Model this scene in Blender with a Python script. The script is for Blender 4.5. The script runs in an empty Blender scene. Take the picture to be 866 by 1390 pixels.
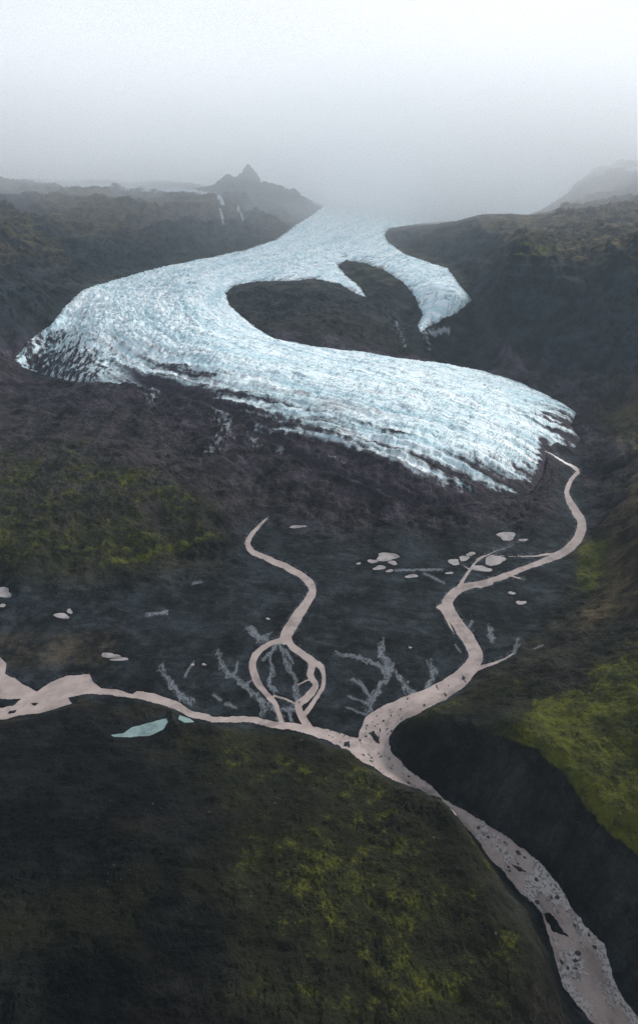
import bpy, math, random
import numpy as np

# ------------------------------------------------------------------ basics
scene = bpy.context.scene
COL = scene.collection
H = 400.0                                   # drone height above the outwash plain, metres
PITCH = math.radians(23.67)
CP, SP = math.cos(PITCH), math.sin(PITCH)
F = 867.0

def to_pixel(x, y, z):
    """project a point of the land to the image pixels the outlines below are given in"""
    zz = z - H
    depth = np.maximum(y * CP - zz * SP, 1.0)
    up = y * SP + zz * CP
    return 433.0 + F * x / depth, 650.0 - F * up / depth

def place(px, py, z=None, d=None):
    dx = (px - 433.0) / F; dy = (650.0 - py) / F
    Y = CP + dy * SP; Z = -SP + dy * CP
    if d is not None:
        t = d / Y
    else:
        t = (H - z) / (-Z)
    return dx * t, Y * t, H + Z * t

# ------------------------------------------------------------------ noise
_prng = np.random.default_rng(1234)
_PERM = _prng.permutation(4096).astype(np.int32)
_ang = _prng.uniform(0, 2 * math.pi, 4096)
_GXT = np.cos(_ang).astype(np.float32); _GYT = np.sin(_ang).astype(np.float32)

def perlin(x, y, seed=0):
    x = np.asarray(x, dtype=np.float64); y = np.asarray(y, dtype=np.float64)
    x0 = np.floor(x); y0 = np.floor(y)
    fx = (x - x0).astype(np.float32); fy = (y - y0).astype(np.float32)
    ix = x0.astype(np.int32); iy = y0.astype(np.int32) + seed * 577
    r0 = _PERM[iy & 4095]; r1 = _PERM[(iy + 1) & 4095]
    h00 = (ix + r0) & 4095; h10 = (ix + 1 + r0) & 4095; h01 = (ix + r1) & 4095; h11 = (ix + 1 + r1) & 4095
    def g(h, dx, dy):
        h = _PERM[h]
        return _GXT[h] * dx + _GYT[h] * dy
    u = fx * fx * fx * (fx * (fx * 6 - 15) + 10)
    v = fy * fy * fy * (fy * (fy * 6 - 15) + 10)
    a = g(h00, fx, fy); a += (g(h10, fx - 1, fy) - a) * u
    c = g(h01, fx, fy - 1); c += (g(h11, fx - 1, fy - 1) - c) * u
    return (1.4 * (a + (c - a) * v)).astype(np.float64)

def fbm(x, y, seed=0, octv=4, gain=0.5, lac=2.03):
    s = 0; a = 1.0; t = 0
    for i in range(octv):
        s = s + a * perlin(x + 17.3 * i, y - 9.1 * i, seed + i); t += a
        a *= gain; x = x * lac; y = y * lac
    return s / t

def ridged(x, y, seed=0, octv=4, gain=0.55, lac=2.07):
    s = 0; a = 1.0; t = 0
    for i in range(octv):
        s = s + a * (1 - 2 * np.abs(perlin(x + 31.7 * i, y + 5.3 * i, seed + i))); t += a
        a *= gain; x = x * lac; y = y * lac
    return s / t

def sstep(a, b, x):
    t = np.clip((x - a) / (b - a), 0, 1)
    return t * t * (3 - 2 * t)

# ------------------------------------------------------------------ distance fields
def _bbox(X, Y, pts, pad):
    return (X > pts[:, 0].min() - pad) & (X < pts[:, 0].max() + pad) & (Y > pts[:, 1].min() - pad) & (Y < pts[:, 1].max() + pad)

def sd_poly(X, Y, pts, pad=60.0):
    """signed distance to a closed outline, negative inside"""
    pts = np.array(pts, float)
    out = np.full(X.shape, pad)
    m = _bbox(X, Y, pts, pad)
    x = X[m]; y = Y[m]
    if x.size == 0:
        return out
    d2 = np.full(x.shape, 1e18); ins = np.zeros(x.shape, bool)
    n = len(pts)
    for i in range(n):
        ax, ay = pts[i]; bx, by = pts[(i + 1) % n]
        ex, ey = bx - ax, by - ay
        wx, wy = x - ax, y - ay
        t = np.clip((wx * ex + wy * ey) / (ex * ex + ey * ey + 1e-12), 0, 1)
        d2 = np.minimum(d2, (wx - ex * t) ** 2 + (wy - ey * t) ** 2)
        c = (ay > y) != (by > y)
        xi = ax + (y - ay) * ex / (ey if abs(ey) > 1e-9 else 1e-9)
        ins ^= (c & (x < xi))
    d = np.sqrt(d2)
    out[m] = np.minimum(np.where(ins, -d, d), pad)
    return out

def sd_line(X, Y, pts, pad=40.0):
    """distance to a polyline whose vertices carry a full width, negative inside"""
    pts = np.array(pts, float)
    out = np.full(X.shape, pad)
    m = _bbox(X, Y, pts, pad)
    x = X[m]; y = Y[m]
    if x.size == 0:
        return out
    d = np.full(x.shape, pad)
    for i in range(len(pts) - 1):
        ax, ay, aw = pts[i]; bx, by, bw = pts[i + 1]
        ex, ey = bx - ax, by - ay
        wx, wy = x - ax, y - ay
        t = np.clip((wx * ex + wy * ey) / (ex * ex + ey * ey + 1e-12), 0, 1)
        dd = np.sqrt((wx - ex * t) ** 2 + (wy - ey * t) ** 2) - 0.5 * (aw + (bw - aw) * t)
        d = np.minimum(d, dd)
    out[m] = d
    return out

def smooth_curve(pts, n=6):
    """Catmull-Rom through the vertices of a polyline"""
    p = [np.array(q, float) for q in pts]
    p = [2 * p[0] - p[1]] + p + [2 * p[-1] - p[-2]]
    out = []
    for i in range(1, len(p) - 2):
        for k in range(n):
            t = k / n
            out.append(0.5 * ((2 * p[i]) + (-p[i - 1] + p[i + 1]) * t + (2 * p[i - 1] - 5 * p[i] + 4 * p[i + 1] - p[i + 2]) * t * t
                              + (-p[i - 1] + 3 * p[i] - 3 * p[i + 1] + p[i + 2]) * t ** 3))
    out.append(p[-2])
    return [tuple(q) for q in out]

# ------------------------------------------------------------------ land: heights estimated at image pixels
# (image x, image y, height or None, distance or None, roughness)
CTRL = []
def Z(r, *a):
    for px, py, z in a:
        CTRL.append((*place(px, py, z=z), r))
def D(r, *a):
    for px, py, d in a:
        CTRL.append((*place(px, py, d=d), r))
def ZL(r, pts, n=4):
    w = [place(a, b, z=c) for a, b, c in pts]
    for i in range(len(w) - 1):
        for k_ in range(n):
            t = k_ / n
            CTRL.append((*[w[i][q] * (1 - t) + w[i + 1][q] * t for q in range(3)], r))
    CTRL.append((*w[-1], r))
# outwash plain and river
Z(0.1, (0, 905, 0), (60, 945, 0), (130, 930, 0), (200, 945, 0), (270, 972, 0), (330, 974, 0), (400, 985, 0), (450, 998, 0), (500, 1015, 0),
  (540, 1045, 0), (575, 1065, 0), (345, 900, 0), (420, 905, 0), (350, 860, 0), (300, 900, 0), (240, 880, 0), (150, 880, 1), (60, 860, 1),
  (0, 820, 1), (100, 830, 1), (200, 830, 0), (300, 820, 0), (360, 800, 0), (420, 800, 0), (350, 725, 1), (460, 760, 1), (500, 820, 0), (560, 860, 0),
  (480, 900, 0), (560, 930, 0), (600, 935, 0), (640, 890, 0), (620, 840, 0), (610, 800, 0), (680, 780, 0), (750, 757, 0), (785, 715, 1),
  (772, 670, 2), (785, 640, 4), (560, 780, 0), (650, 740, 1), (700, 850, 0), (700, 800, 0), (740, 780, 1), (735, 820, 2), (500, 970, 0), (600, 760, 0), (550, 740, 2))
Z(0.2, (-150, 960, 0), (-150, 860, 2), (-200, 1020, 20), (-300, 900, 3))
# gorge
ZL(0.1, [(575, 1065, 0), (600, 1082, -1), (640, 1115, -2), (665, 1140, -3), (700, 1180, -4), (740, 1215, -5), (775, 1260, -6), (800, 1300, -6), (850, 1400, -8), (900, 1550, -10)], 4)
# foreground hill
Z(0.9, (100, 960, 3), (200, 968, 2), (0, 990, 6), (100, 1010, 16), (200, 1010, 10), (300, 1000, 8), (400, 1005, 6), (480, 1030, 8), (540, 1062, 10), 
  (600, 1130, 34), (500, 1090, 26), (400, 1060, 24), (300, 1060, 26),
  (150, 1060, 34), (0, 1060, 34), (0, 1130, 52), (150, 1140, 56), (300, 1150, 50), (450, 1160, 46), (560, 1200, 42), (620, 1270, 38), (400, 1250, 56),
  (200, 1250, 70), (0, 1250, 76), (150, 980, 4), (250, 985, 5), (-200, 1130, 50), (-300, 1300, 80), (0, 1400, 80), (200, 1450, 70), (400, 1450, 55), (600, 1450, 45), (700, 1500, 30),
  (752, 1420, 20))
ZL(0.5, [(622, 1112, 7), (640, 1140, 6), (656, 1165, 6), (688, 1206, 5), (722, 1245, 3), (742, 1290, 2), (760, 1350, 0)], 3)
ZL(0.7, [(580, 1078, 14), (600, 1088, 27), (618, 1102, 31), (635, 1140, 31), (665, 1185, 31), (700, 1240, 31), (728, 1300, 30), (745, 1370, 28)], 3)
# river cliff: foot, mid, edge, plateau
EDGE = [(545, 1001, 7), (565, 1001, 14), (590, 995, 22), (640, 998, 33), (690, 1008, 41), (728, 1025, 43), (762, 1058, 42), (792, 1098, 40), (830, 1140, 40), (866, 1172, 40), (930, 1240, 40), (1000, 1330, 40)]
FOOT = [(552, 1033, 1), (575, 1052, 1), (600, 1073, 1), (640, 1098, 1), (690, 1132, 0), (722, 1160, -1), (752, 1190, -2), (782, 1228, -3), (812, 1262, -4), (842, 1300, -5), (885, 1370, -6), (940, 1480, -8)]
ZL(0.6, EDGE, 3); ZL(0.6, FOOT, 3)
for t_, lift in ((0.33, -2.0), (0.66, -2.0)):
    ww = [(place(a_, b_, z=c_), place(d_, e_, z=f_)) for (a_, b_, c_), (d_, e_, f_) in zip(EDGE, FOOT)]
    mid = [tuple(p[q] * (1 - t_) + r_[q] * t_ for q in range(3)) for p, r_ in ww]
    for i in range(len(mid) - 1):
        for t2 in (0, 0.5):
            CTRL.append((*[mid[i][q] * (1 - t2) + mid[i + 1][q] * t2 + (lift * min(1.0, mid[i][2] / 15) if q == 2 else 0) for q in range(3)], 0.7))
Z(0.8, (545, 970, 5), (600, 960, 12), (650, 970, 24), (700, 960, 30), (750, 990, 42), (800, 1030, 47), (866, 1080, 52), (866, 1000, 60), (820, 950, 52), (760, 930, 34), (815, 1085, 46), (845, 1120, 46), (780, 1050, 45),
  (700, 920, 16), (650, 930, 7), (760, 880, 20), (820, 880, 40), (866, 900, 60), (720, 880, 7), (950, 950, 85), (950, 1100, 62), (950, 850, 80), (1100, 1100, 80))
# right valley side
Z(0.9, (780, 830, 8), (830, 830, 30), (866, 820, 52), (800, 770, 8), (835, 760, 24), (866, 740, 52), (812, 710, 8), (835, 680, 22), (866, 660, 48),
  (800, 640, 6), (820, 610, 16), (850, 590, 34), (866, 560, 40), (950, 700, 100), (950, 600, 90), (800, 575, 14), (840, 540, 24))
# moss mound on the left
Z(0.8, (0, 612, 46), (60, 610, 50), (130, 614, 52), (190, 634, 46), (240, 655, 38), (290, 684, 22), (312, 712, 8), (0, 660, 42), (100, 660, 42), (200, 690, 28), (260, 715, 15),
  (0, 720, 26), (100, 725, 22), (180, 735, 13), (0, 775, 8), (100, 780, 5), (180, 772, 2), (240, 752, 2), (300, 738, 2), (-120, 620, 60), (-120, 760, 15))
# debris slopes below the ice
Z(0.7, (0, 592, 38), (120, 594, 38), (220, 630, 32), (300, 670, 18), (335, 700, 4), (0, 540, 55), (100, 540, 58), (200, 570, 48), (280, 610, 40), (350, 660, 20), (400, 690, 8),
  (440, 700, 5), (480, 720, 3), (420, 640, 32), (500, 690, 12), (560, 715, 4), (600, 700, 8), (650, 700, 7), (700, 700, 6), (735, 680, 8), (745, 640, 12), (-120, 560, 70), (-120, 500, 110))
# the ice surface
Z(0.5, (35, 480, 80), (100, 490, 82), (180, 500, 82), (250, 522, 74), (330, 562, 62), (400, 595, 52), (460, 625, 42), (520, 650, 32), (600, 672, 20), (680, 668, 14), (730, 650, 10),
  (765, 605, 16), (780, 598, 10), (780, 566, 16), (740, 585, 26), (700, 610, 34), (640, 620, 42), (560, 600, 56), (480, 570, 66), (660, 560, 54), (720, 550, 36), (600, 530, 66),
  (500, 520, 82), (400, 510, 92), (300, 500, 98), (200, 470, 110), (120, 450, 118), (80, 440, 112), (60, 455, 98), (600, 496, 62), (690, 514, 40), (750, 540, 24), (520, 486, 78), (430, 474, 94),
  (360, 455, 112), (310, 425, 130), (280, 440, 128), (220, 410, 140), (150, 400, 142), (290, 395, 158), (350, 375, 178))
Z(0.5, (430, 372, 185), (230, 375, 170), (330, 352, 200), (420, 345, 215), (480, 372, 180), (497, 398, 150), (450, 345, 215), (520, 350, 205), (570, 370, 190), (600, 385, 168), (632, 408, 145),
  (600, 425, 120), (572, 445, 98), (575, 400, 155), (545, 340, 218))
D(0.5, (400, 325, 3100), (480, 320, 3150), (440, 305, 3700), (500, 306, 3800), (480, 292, 5000), (560, 288, 6500), (500, 280, 7500), (620, 282, 8000), (680, 268, 9500), (560, 262, 13000), (450, 262, 12000))
# rock island
Z(0.9, (315, 402, 150), (345, 392, 166), (390, 387, 176), (430, 386, 178), (470, 400, 158), (380, 430, 130), (345, 438, 118), (420, 455, 108), (470, 440, 118), (480, 470, 86), (530, 475, 68),
  (560, 480, 60), (470, 358, 196), (500, 362, 196), (540, 382, 178), (556, 400, 150), (566, 430, 105), (520, 400, 160), (510, 430, 122), (550, 450, 84), (440, 415, 146))
# valley behind the lobe
Z(0.8, (590, 470, 52), (640, 480, 40), (700, 500, 28), (760, 530, 18), (800, 550, 18), (640, 440, 88), (680, 470, 60), (600, 450, 78))
# right cliffs
D(1.6, (690, 362, 1780), (720, 366, 1730), (760, 356, 1740), (810, 350, 1700), (866, 345, 1650), (690, 420, 1640), (760, 430, 1560), (830, 430, 1500), (700, 480, 1500), (780, 500, 1400),
  (850, 510, 1300), (866, 440, 1430), (950, 340, 1600), (950, 440, 1300), (950, 520, 1150))
D(1.3, (660, 395, 1950), (655, 350, 2250), (640, 320, 2600), (600, 345, 2500), (545, 330, 2800), (530, 316, 3100), (580, 306, 3300), (620, 301, 3200), (645, 293, 3000), (690, 292, 2900), (715, 300, 2700),
  (700, 330, 2150), (735, 330, 2100), (750, 318, 2400), (800, 325, 2200), (866, 322, 2150), (760, 292, 3100), (810, 283, 3100), (866, 275, 2900), (650, 425, 1850), (950, 270, 2900), (780, 340, 1900), (700, 346, 1950))
D(1.6, (725, 288, 5200), (760, 262, 5200), (800, 238, 5000), (835, 230, 5000), (866, 223, 4800), (950, 215, 4600), (866, 262, 3900), (800, 272, 4200), (1050, 215, 4500))
# left valley side and mountain
Z(1.0, (0, 470, 110), (30, 455, 115), (70, 425, 140), (110, 395, 160), (0, 420, 170), (-120, 420, 200))
D(1.4, (150, 378, 2150), (250, 355, 2450), (330, 340, 2650), (370, 322, 3000), (50, 385, 2000), (0, 370, 1950), (60, 345, 2250), (130, 345, 2350), (0, 325, 2200), (20, 300, 2500), (0, 282, 3000),
  (80, 312, 2600), (160, 318, 2700), (230, 320, 2800), (300, 318, 2900), (100, 280, 3100), (180, 282, 3200), (250, 292, 3200), (60, 263, 3700), (100, 260, 3700), (150, 264, 3700), (210, 269, 3700), (260, 273, 3600),
  (290, 280, 3500), (330, 300, 3400), (0, 252, 3900), (-120, 260, 3600), (-120, 330, 2500), (200, 300, 2950))
D(1.6, (292, 256, 4300), (305, 250, 4300), (325, 256, 4400), (338, 251, 4600), (352, 254, 4600), (375, 258, 4500), (400, 280, 4300), (430, 284, 4500), (360, 290, 4000), (300, 262, 4200), (380, 305, 3500), (320, 275, 3900))
D(0.3, (60, 243, 5500), (150, 244, 5600), (240, 248, 5200), (270, 257, 4800), (-100, 240, 6000))
D(1.0, (10, 228, 7000), (-20, 222, 7000), (40, 240, 7200), (-150, 215, 7000))
D(0.3, (150, 240, 12000), (300, 246, 12000), (433, 250, 25000), (800, 240, 15000), (60, 240, 25000), (0, 238, 14000), (700, 240, 25000))
# below and behind the drone
for x, y, z in ((0, 120, 60), (-120, 100, 80), (120, 110, 25), (0, 20, 60), (-200, -150, 80), (200, -100, 20), (250, 100, 60), (-400, 50, 90), (400, 50, 90)):
    CTRL.append((x, max(y, 20), z, 0.8))

def dom(x, y):
    y = np.maximum(y, 20.0)
    return x / (y + 60.0), 0.55 * np.log(y + 30.0)

CT = np.array(CTRL)
ca, cb = dom(CT[:, 0], CT[:, 1])
EPS = 0.022
def _phi(da, db):
    return np.sqrt(da * da + db * db + EPS * EPS)
_n = len(CT)
_A = np.zeros((_n + 3, _n + 3))
_A[:_n, :_n] = _phi(ca[:, None] - ca[None], cb[:, None] - cb[None]) - 0.0006 * np.eye(_n)
_A[:_n, _n] = 1; _A[:_n, _n + 1] = ca; _A[:_n, _n + 2] = cb
_A[_n:, :_n] = _A[:_n, _n:].T
_rhs = np.zeros((_n + 3, 2)); _rhs[:_n, 0] = CT[:, 2]; _rhs[:_n, 1] = CT[:, 3]
_W = np.linalg.lstsq(_A, _rhs, rcond=None)[0]
ca32 = ca; cb32 = cb

def _eval(x, y):
    a, b = dom(x.ravel(), y.ravel())
    out = np.empty((a.size, 2))
    CH = 20000
    for i in range(0, a.size, CH):
        aa = a[i:i + CH, None]; bb = b[i:i + CH, None]
        k = (aa - ca32[None]) ** 2
        k += (bb - cb32[None]) ** 2
        k += EPS * EPS
        np.sqrt(k, out=k)
        out[i:i + CH] = k @ _W[:_n] + _W[_n] + aa * _W[_n + 1] + bb * _W[_n + 2]
    return out.reshape(x.shape + (2,)).astype(float)

def _upmat(n, step):
    """coarse knots over n samples and the cubic weights back to all of them"""
    m = (n - 1) // step + 2
    t = np.arange(n) / step
    i = np.floor(t).astype(int); f = t - i
    w = np.stack([-0.5 * f + f * f - 0.5 * f ** 3, 1 - 2.5 * f * f + 1.5 * f ** 3, 0.5 * f + 2 * f * f - 1.5 * f ** 3, -0.5 * f * f + 0.5 * f ** 3], 1)
    j = np.clip(i[:, None] + np.arange(-1, 3)[None], 0, m - 1)
    return m, j, w

def base_height(x, y, step=4):
    """surface through the estimated heights; big grids are evaluated on every 4th row and column and refined cubically"""
    if x.ndim < 2:
        r = _eval(x, y)
    else:
        def knots(a, axis):
            n = a.shape[axis]; m = (n - 1) // step + 2
            idx = np.arange(m) * step
            last = np.take(a, [n - 1], axis=axis); prev = np.take(a, [n - 2], axis=axis)
            base = np.take(a, np.minimum(idx, n - 1), axis=axis)
            over = np.maximum(idx - (n - 1), 0)
            sh = [1, 1]; sh[axis] = m
            return base + (last - prev) * over.reshape(sh)
        ny, nx = x.shape
        kx = knots(knots(x, 0), 1); ky = np.maximum(knots(knots(y, 0), 1), 20.0)
        c = _eval(kx, ky)
        _, jy, wy_ = _upmat(ny, step); _, jx_, wx_ = _upmat(nx, step)
        r = sum(wy_[:, q][:, None, None] * c[jy[:, q]] for q in range(4))
        r = sum(wx_[:, q][None, :, None] * r[:, jx_[:, q]] for q in range(4))
    return r[..., 0], np.clip(r[..., 1], 0.05, 2)

# ------------------------------------------------------------------ outlines
ICE = [(18, 489), (40, 462), (68, 442), (92, 412), (110, 396), (140, 386), (200, 368), (280, 350), (330, 340), (375, 325), (398, 308), (424, 292), (442, 278), (462, 262), (520, 245), (700, 240),
       (790, 236), (770, 262), (735, 284), (716, 291), (690, 288), (650, 288), (620, 297), (570, 303), (528, 309), (521, 318), (526, 328), (548, 344), (580, 355), (606, 364), (620, 380), (640, 407), (624, 421),
       (598, 434), (571, 450), (566, 441), (573, 426), (564, 404), (546, 381), (520, 365), (495, 356), (470, 352), (458, 360), (470, 374), (488, 388), (498, 404), (482, 397), (460, 384), (430, 378),
       (390, 381), (350, 381), (318, 387), (306, 398), (312, 414), (342, 440), (372, 458), (418, 468), (480, 475), (540, 484), (600, 492), (645, 500), (692, 513), (735, 531), (765, 547), (784, 561),
       (774, 576), (788, 596), (780, 607), (756, 602), (738, 606), (742, 625), (736, 648), (722, 664), (690, 674), (640, 682), (590, 690), (540, 680), (505, 662), (465, 648), (420, 630), (380, 606),
       (345, 590), (325, 568), (285, 550), (235, 535), (180, 520), (120, 522), (60, 508), (30, 497)]
ISLAND = [(458, 358), (472, 351), (500, 356), (545, 380), (566, 404), (575, 428), (566, 450), (580, 462), (600, 474), (600, 492), (540, 484), (480, 475), (418, 468), (372, 458), (342, 440), (312, 414), (304, 400),
          (318, 387), (350, 381), (430, 378), (482, 397), (498, 404), (470, 374)]
CLEAN = [(-40, 470), (60, 462), (110, 470), (170, 484), (230, 500), (290, 525), (350, 550), (410, 572), (470, 596), (520, 614), (560, 636), (620, 645), (690, 648), (745, 628), (745, 560), (900, 560), (900, 100), (-40, 100)]
RIVER_LINES = [
 [(362, 703, 5), (350, 715, 7), (337, 733, 9), (341, 746, 10), (362, 757, 10), (387, 768, 11), (411, 782, 12), (424, 797, 13), (420, 812, 14), (409, 828, 16), (398, 845, 17), (390, 858, 18), (386, 868, 15)],
 [(385, 867, 10), (362, 875, 9), (346, 890, 12), (343, 905, 13), (350, 925, 12), (362, 942, 10), (373, 953, 10), (378, 966, 9), (383, 980, 9)],
 [(372, 944, 5), (388, 948, 5), (403, 954, 5)],
 [(389, 862, 12), (396, 876, 12), (410, 887, 12), (424, 898, 13), (421, 914, 11), (428, 930, 11), (418, 944, 13), (406, 957, 12), (411, 975, 13), (418, 988, 14)],
 [(426, 897, 10), (437, 905, 10), (440, 918, 8), (438, 932, 8), (429, 947, 8), (414, 968, 8)],
 [(404, 929, 4), (422, 921, 4)],
 [(738, 610, 3), (752, 618, 4), (766, 627, 5), (784, 638, 7), (774, 652, 8), (769, 670, 9), (779, 690, 13), (789, 708, 14), (785, 728, 15), (770, 745, 14), (748, 757, 11), (718, 768, 9), (690, 779, 10), (658, 790, 10),
  (628, 797, 12), (609, 812, 16), (610, 828, 17), (624, 850, 18), (640, 874, 20), (645, 893, 22), (630, 915, 24), (603, 935, 27), (575, 949, 28), (545, 962, 32), (520, 978, 40), (508, 996, 44), (512, 1012, 40)],
 [(765, 748, 6), (735, 753, 5), (700, 755, 3.4), (665, 753, 3.4), (650, 757, 5), (642, 767, 5), (634, 778, 6), (624, 794, 8)],
 [(645, 762, 4), (668, 749, 3.5), (690, 741, 3), (706, 733, 2.2)], [(690, 738, 2), (712, 734, 1.6)],
 [(640, 792, 6), (652, 794, 9), (668, 791, 5)], [(690, 780, 5), (712, 786, 3)],
 [(640, 752, 3), (626, 762, 3), (636, 772, 4)],
 [(592, 823, 4), (600, 824, 12), (606, 830, 14)], [(604, 835, 6), (612, 852, 5), (618, 860, 3)],
 [(645, 908, 9), (662, 902, 7), (680, 896, 5), (697, 886, 4)],
]
RIVER_AREAS = [
 [(-260, 850), (-60, 882), (0, 891), (9, 900), (8, 914), (22, 921), (33, 929), (50, 938), (70, 925), (90, 917), (122, 914), (127, 925), (138, 934), (160, 935), (180, 941), (186, 937), (212, 941), (240, 951), (262, 964), (290, 972), (330, 971),
  (355, 974), (385, 980), (420, 985), (450, 991), (484, 1001), (495, 995), (520, 1000), (535, 1025), (555, 1045), (585, 1066), (600, 1082), (585, 1080), (572, 1071), (540, 1061), (505, 1040), (475, 1019), (440, 1002), (415, 994), (370, 986), (330, 979), (290, 979),
  (262, 974), (235, 961), (200, 950), (150, 942), (115, 941), (92, 947), (98, 954), (60, 966), (30, 970), (0, 975), (-60, 985), (-260, 1010)],
 [(596, 1080), (625, 1097), (648, 1109), (674, 1126), (705, 1148), (728, 1166), (752, 1196), (778, 1234), (799, 1259), (818, 1282), (838, 1340), (930, 1480), (880, 1480), (766, 1340), (750, 1290), (744, 1268), (736, 1240), (713, 1216), (690, 1195),
  (675, 1175), (658, 1153), (638, 1128), (618, 1104)],
]
RIVER_BARS = [[(-30, 948), (5, 948), (31, 947), (20, 955), (0, 961), (-30, 966)], [(502, 994), (507, 989), (514, 1000), (517, 1012), (509, 1008)], [(528, 1002), (533, 1000), (536, 1010), (530, 1012)],
              [(40, 954), (52, 954), (46, 959)], [(15, 963), (24, 962), (22, 966), (12, 967)],
              [(738, 1240), (748, 1238), (765, 1262), (772, 1272), (752, 1268)], [(695, 1172), (706, 1176), (716, 1186), (704, 1184)]]
PONDS = [(687, 727, 14, 5), (616, 762, 9, 3.5), (630, 757, 8, 2.8), (639, 751, 6, 2.4), (671, 760, 16, 5.5), (652, 771, 15, 3.6), (525, 755, 17, 5), (515, 770, 9, 3), (533, 763, 7, 2.6), (506, 761, 6, 2.6), (529, 774, 5, 1.8),
         (559, 781, 9, 2.2), (694, 804, 5, 2), (707, 817, 6, 3), (3, 803, 14, 6), (3, 821, 5, 2.5), (84, 835, 11, 3.5), (95, 829, 4, 3), (150, 889, 12, 3.5), (163, 894, 12, 2.2), (404, 714, 13, 1.8), (277, 901, 3, 1.4), (262, 901, 3, 1.2), (364, 839, 3, 1.5),
         (557, 878, 2, 1.5), (610, 777, 5, 1.5), (487, 764, 3, 1.3), (710, 732, 8, 1.4)]
TARN = [(150, 997), (168, 994), (180, 986), (204, 980), (226, 974), (229, 979), (222, 989), (203, 997), (175, 1000), (156, 1000)]
TARN2 = [(243, 970), (258, 974), (264, 979), (250, 980), (242, 976)]
STREAMS = [
 [(374, 874, 3), (366, 893, 3), (370, 912, 4), (366, 929, 5), (375, 940, 4)], [(377, 870, 4), (385, 888, 4), (392, 908, 5), (402, 924, 5), (402, 944, 5), (404, 955, 6)], [(356, 896, 2), (374, 880, 3)],
 [(377, 874, 3), (390, 886, 2.5), (397, 900, 2)], [(384, 962, 7), (400, 961, 6)], [(392, 965, 3), (396, 980, 3)], [(372, 958, 7), (382, 978, 9)], [(366, 955, 5), (380, 972, 5)],
 [(336, 853, 1.5), (348, 861, 8), (352, 872, 3)], [(340, 850, 1), (352, 864, 5), (364, 868, 2)], [(367, 860, 2), (357, 868, 5)],
 [(519, 870, 3), (517, 889, 9), (526, 905, 6), (527, 918, 7), (513, 935, 6), (505, 950, 7), (502, 970, 5)], [(455, 886, 1.6), (490, 894, 3.5), (512, 903, 5), (524, 912, 5)], [(523, 895, 4), (543, 922, 5), (561, 944, 9)],
 [(583, 898, 3), (587, 918, 8), (577, 940, 9)], [(478, 922, 1.6), (492, 932, 3), (503, 948, 2.5)], [(473, 945, 1.2), (500, 956, 2)], [(470, 960, 1.2), (500, 972, 2)], [(487, 923, 1.2), (498, 938, 2)],
 [(697, 887, 3), (703, 868, 1.5)], [(697, 886, 3), (704, 878, 2)],
 [(297, 883, 1.6), (301, 903, 4), (318, 918, 5), (335, 934, 6), (355, 953, 8), (358, 972, 5)], [(322, 898, 1.2), (321, 912, 2.5), (314, 916, 2)], [(343, 922, 1.5), (330, 932, 2)],
 [(218, 903, 1.6), (228, 922, 6), (243, 942, 10), (260, 953, 5)], [(262, 899, 1.2), (252, 918, 3)], [(290, 942, 2), (300, 951, 3)], [(307, 956, 4), (321, 961, 4)], [(536, 774, 1.6), (600, 773, 1.1)], [(575, 778, 1), (603, 791, 1.6)],
 [(663, 850, 2), (668, 872, 6)], [(725, 882, 3), (735, 880, 1.5)], [(200, 835, 5), (225, 832, 5)], [(262, 796, 3), (275, 795, 2)], [(640, 843, 2), (634, 852, 3)], [(617, 875, 1), (625, 885, 2)],
]
MOSS = [  # outline, strength, softness
 ([(-80, 606), (120, 610), (215, 642), (300, 688), (304, 735), (200, 768), (120, 785), (-80, 785)], 0.42, 25),
 ([(330, 990), (430, 1003), (560, 1068), (630, 1140), (700, 1240), (730, 1330), (640, 1450), (300, 1400), (330, 1260), (230, 1210), (330, 1120), (230, 1050)], 0.40, 60),
 ([(100, 1200), (220, 1180), (200, 1300), (-60, 1320), (-60, 1180), (40, 1190)], 0.26, 40),
 ([(960, 800), (860, 872), (800, 908), (740, 950), (690, 972), (640, 988), (680, 1040), (700, 1060), (740, 1100), (770, 1140), (812, 1180), (846, 1210), (980, 1360), (1100, 1200), (1100, 800)], 0.70, 30),
 ([(770, 1060), (866, 1030), (980, 1150), (1000, 1360), (846, 1212), (790, 1150)], 0.95, 18),
 ([(545, 965), (620, 945), (690, 925), (720, 935), (680, 960), (600, 985), (550, 995)], 0.42, 16),
 ([(785, 745), (822, 722), (826, 790), (800, 812), (776, 800)], 0.72, 14),
 ([(690, 350), (735, 328), (770, 338), (735, 362), (700, 366)], 0.85, 10),
 ([(800, 352), (866, 348), (950, 345), (950, 380), (850, 375)], 0.5, 14),
 ([(800, 560), (866, 535), (950, 540), (950, 640), (850, 620)], 0.35, 20),
 ([(-80, 290), (60, 300), (90, 330), (60, 360), (-80, 360)], 0.42, 20),
 ([(60, 275), (180, 262), (260, 285), (160, 315), (80, 300)], 0.40, 20),
 ([(820, 390), (866, 385), (900, 430), (850, 440)], 0.3, 16),
 ([(760, 440), (866, 430), (866, 480), (780, 490)], 0.18, 16)]
BRIGHT = [([(140, 769, 7), (205, 754, 11), (250, 741, 11), (295, 730, 7)], 1.25), ([(60, 785, 4), (150, 770, 6)], 0.5), ([(695, 975, 18), (730, 975, 14)], 0.6), ([(640, 990, 8), (700, 996, 8)], 0.6)]

# ------------------------------------------------------------------ the land grid: fans out from the drone
def half_width(y):
    dy = np.tan(PITCH - np.arctan2(H, y))
    return 0.5 / np.maximum(CP + dy * SP, 0.3) / 1.0 if False else 0.5 / np.maximum(CP + dy * SP, 0.3)

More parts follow.
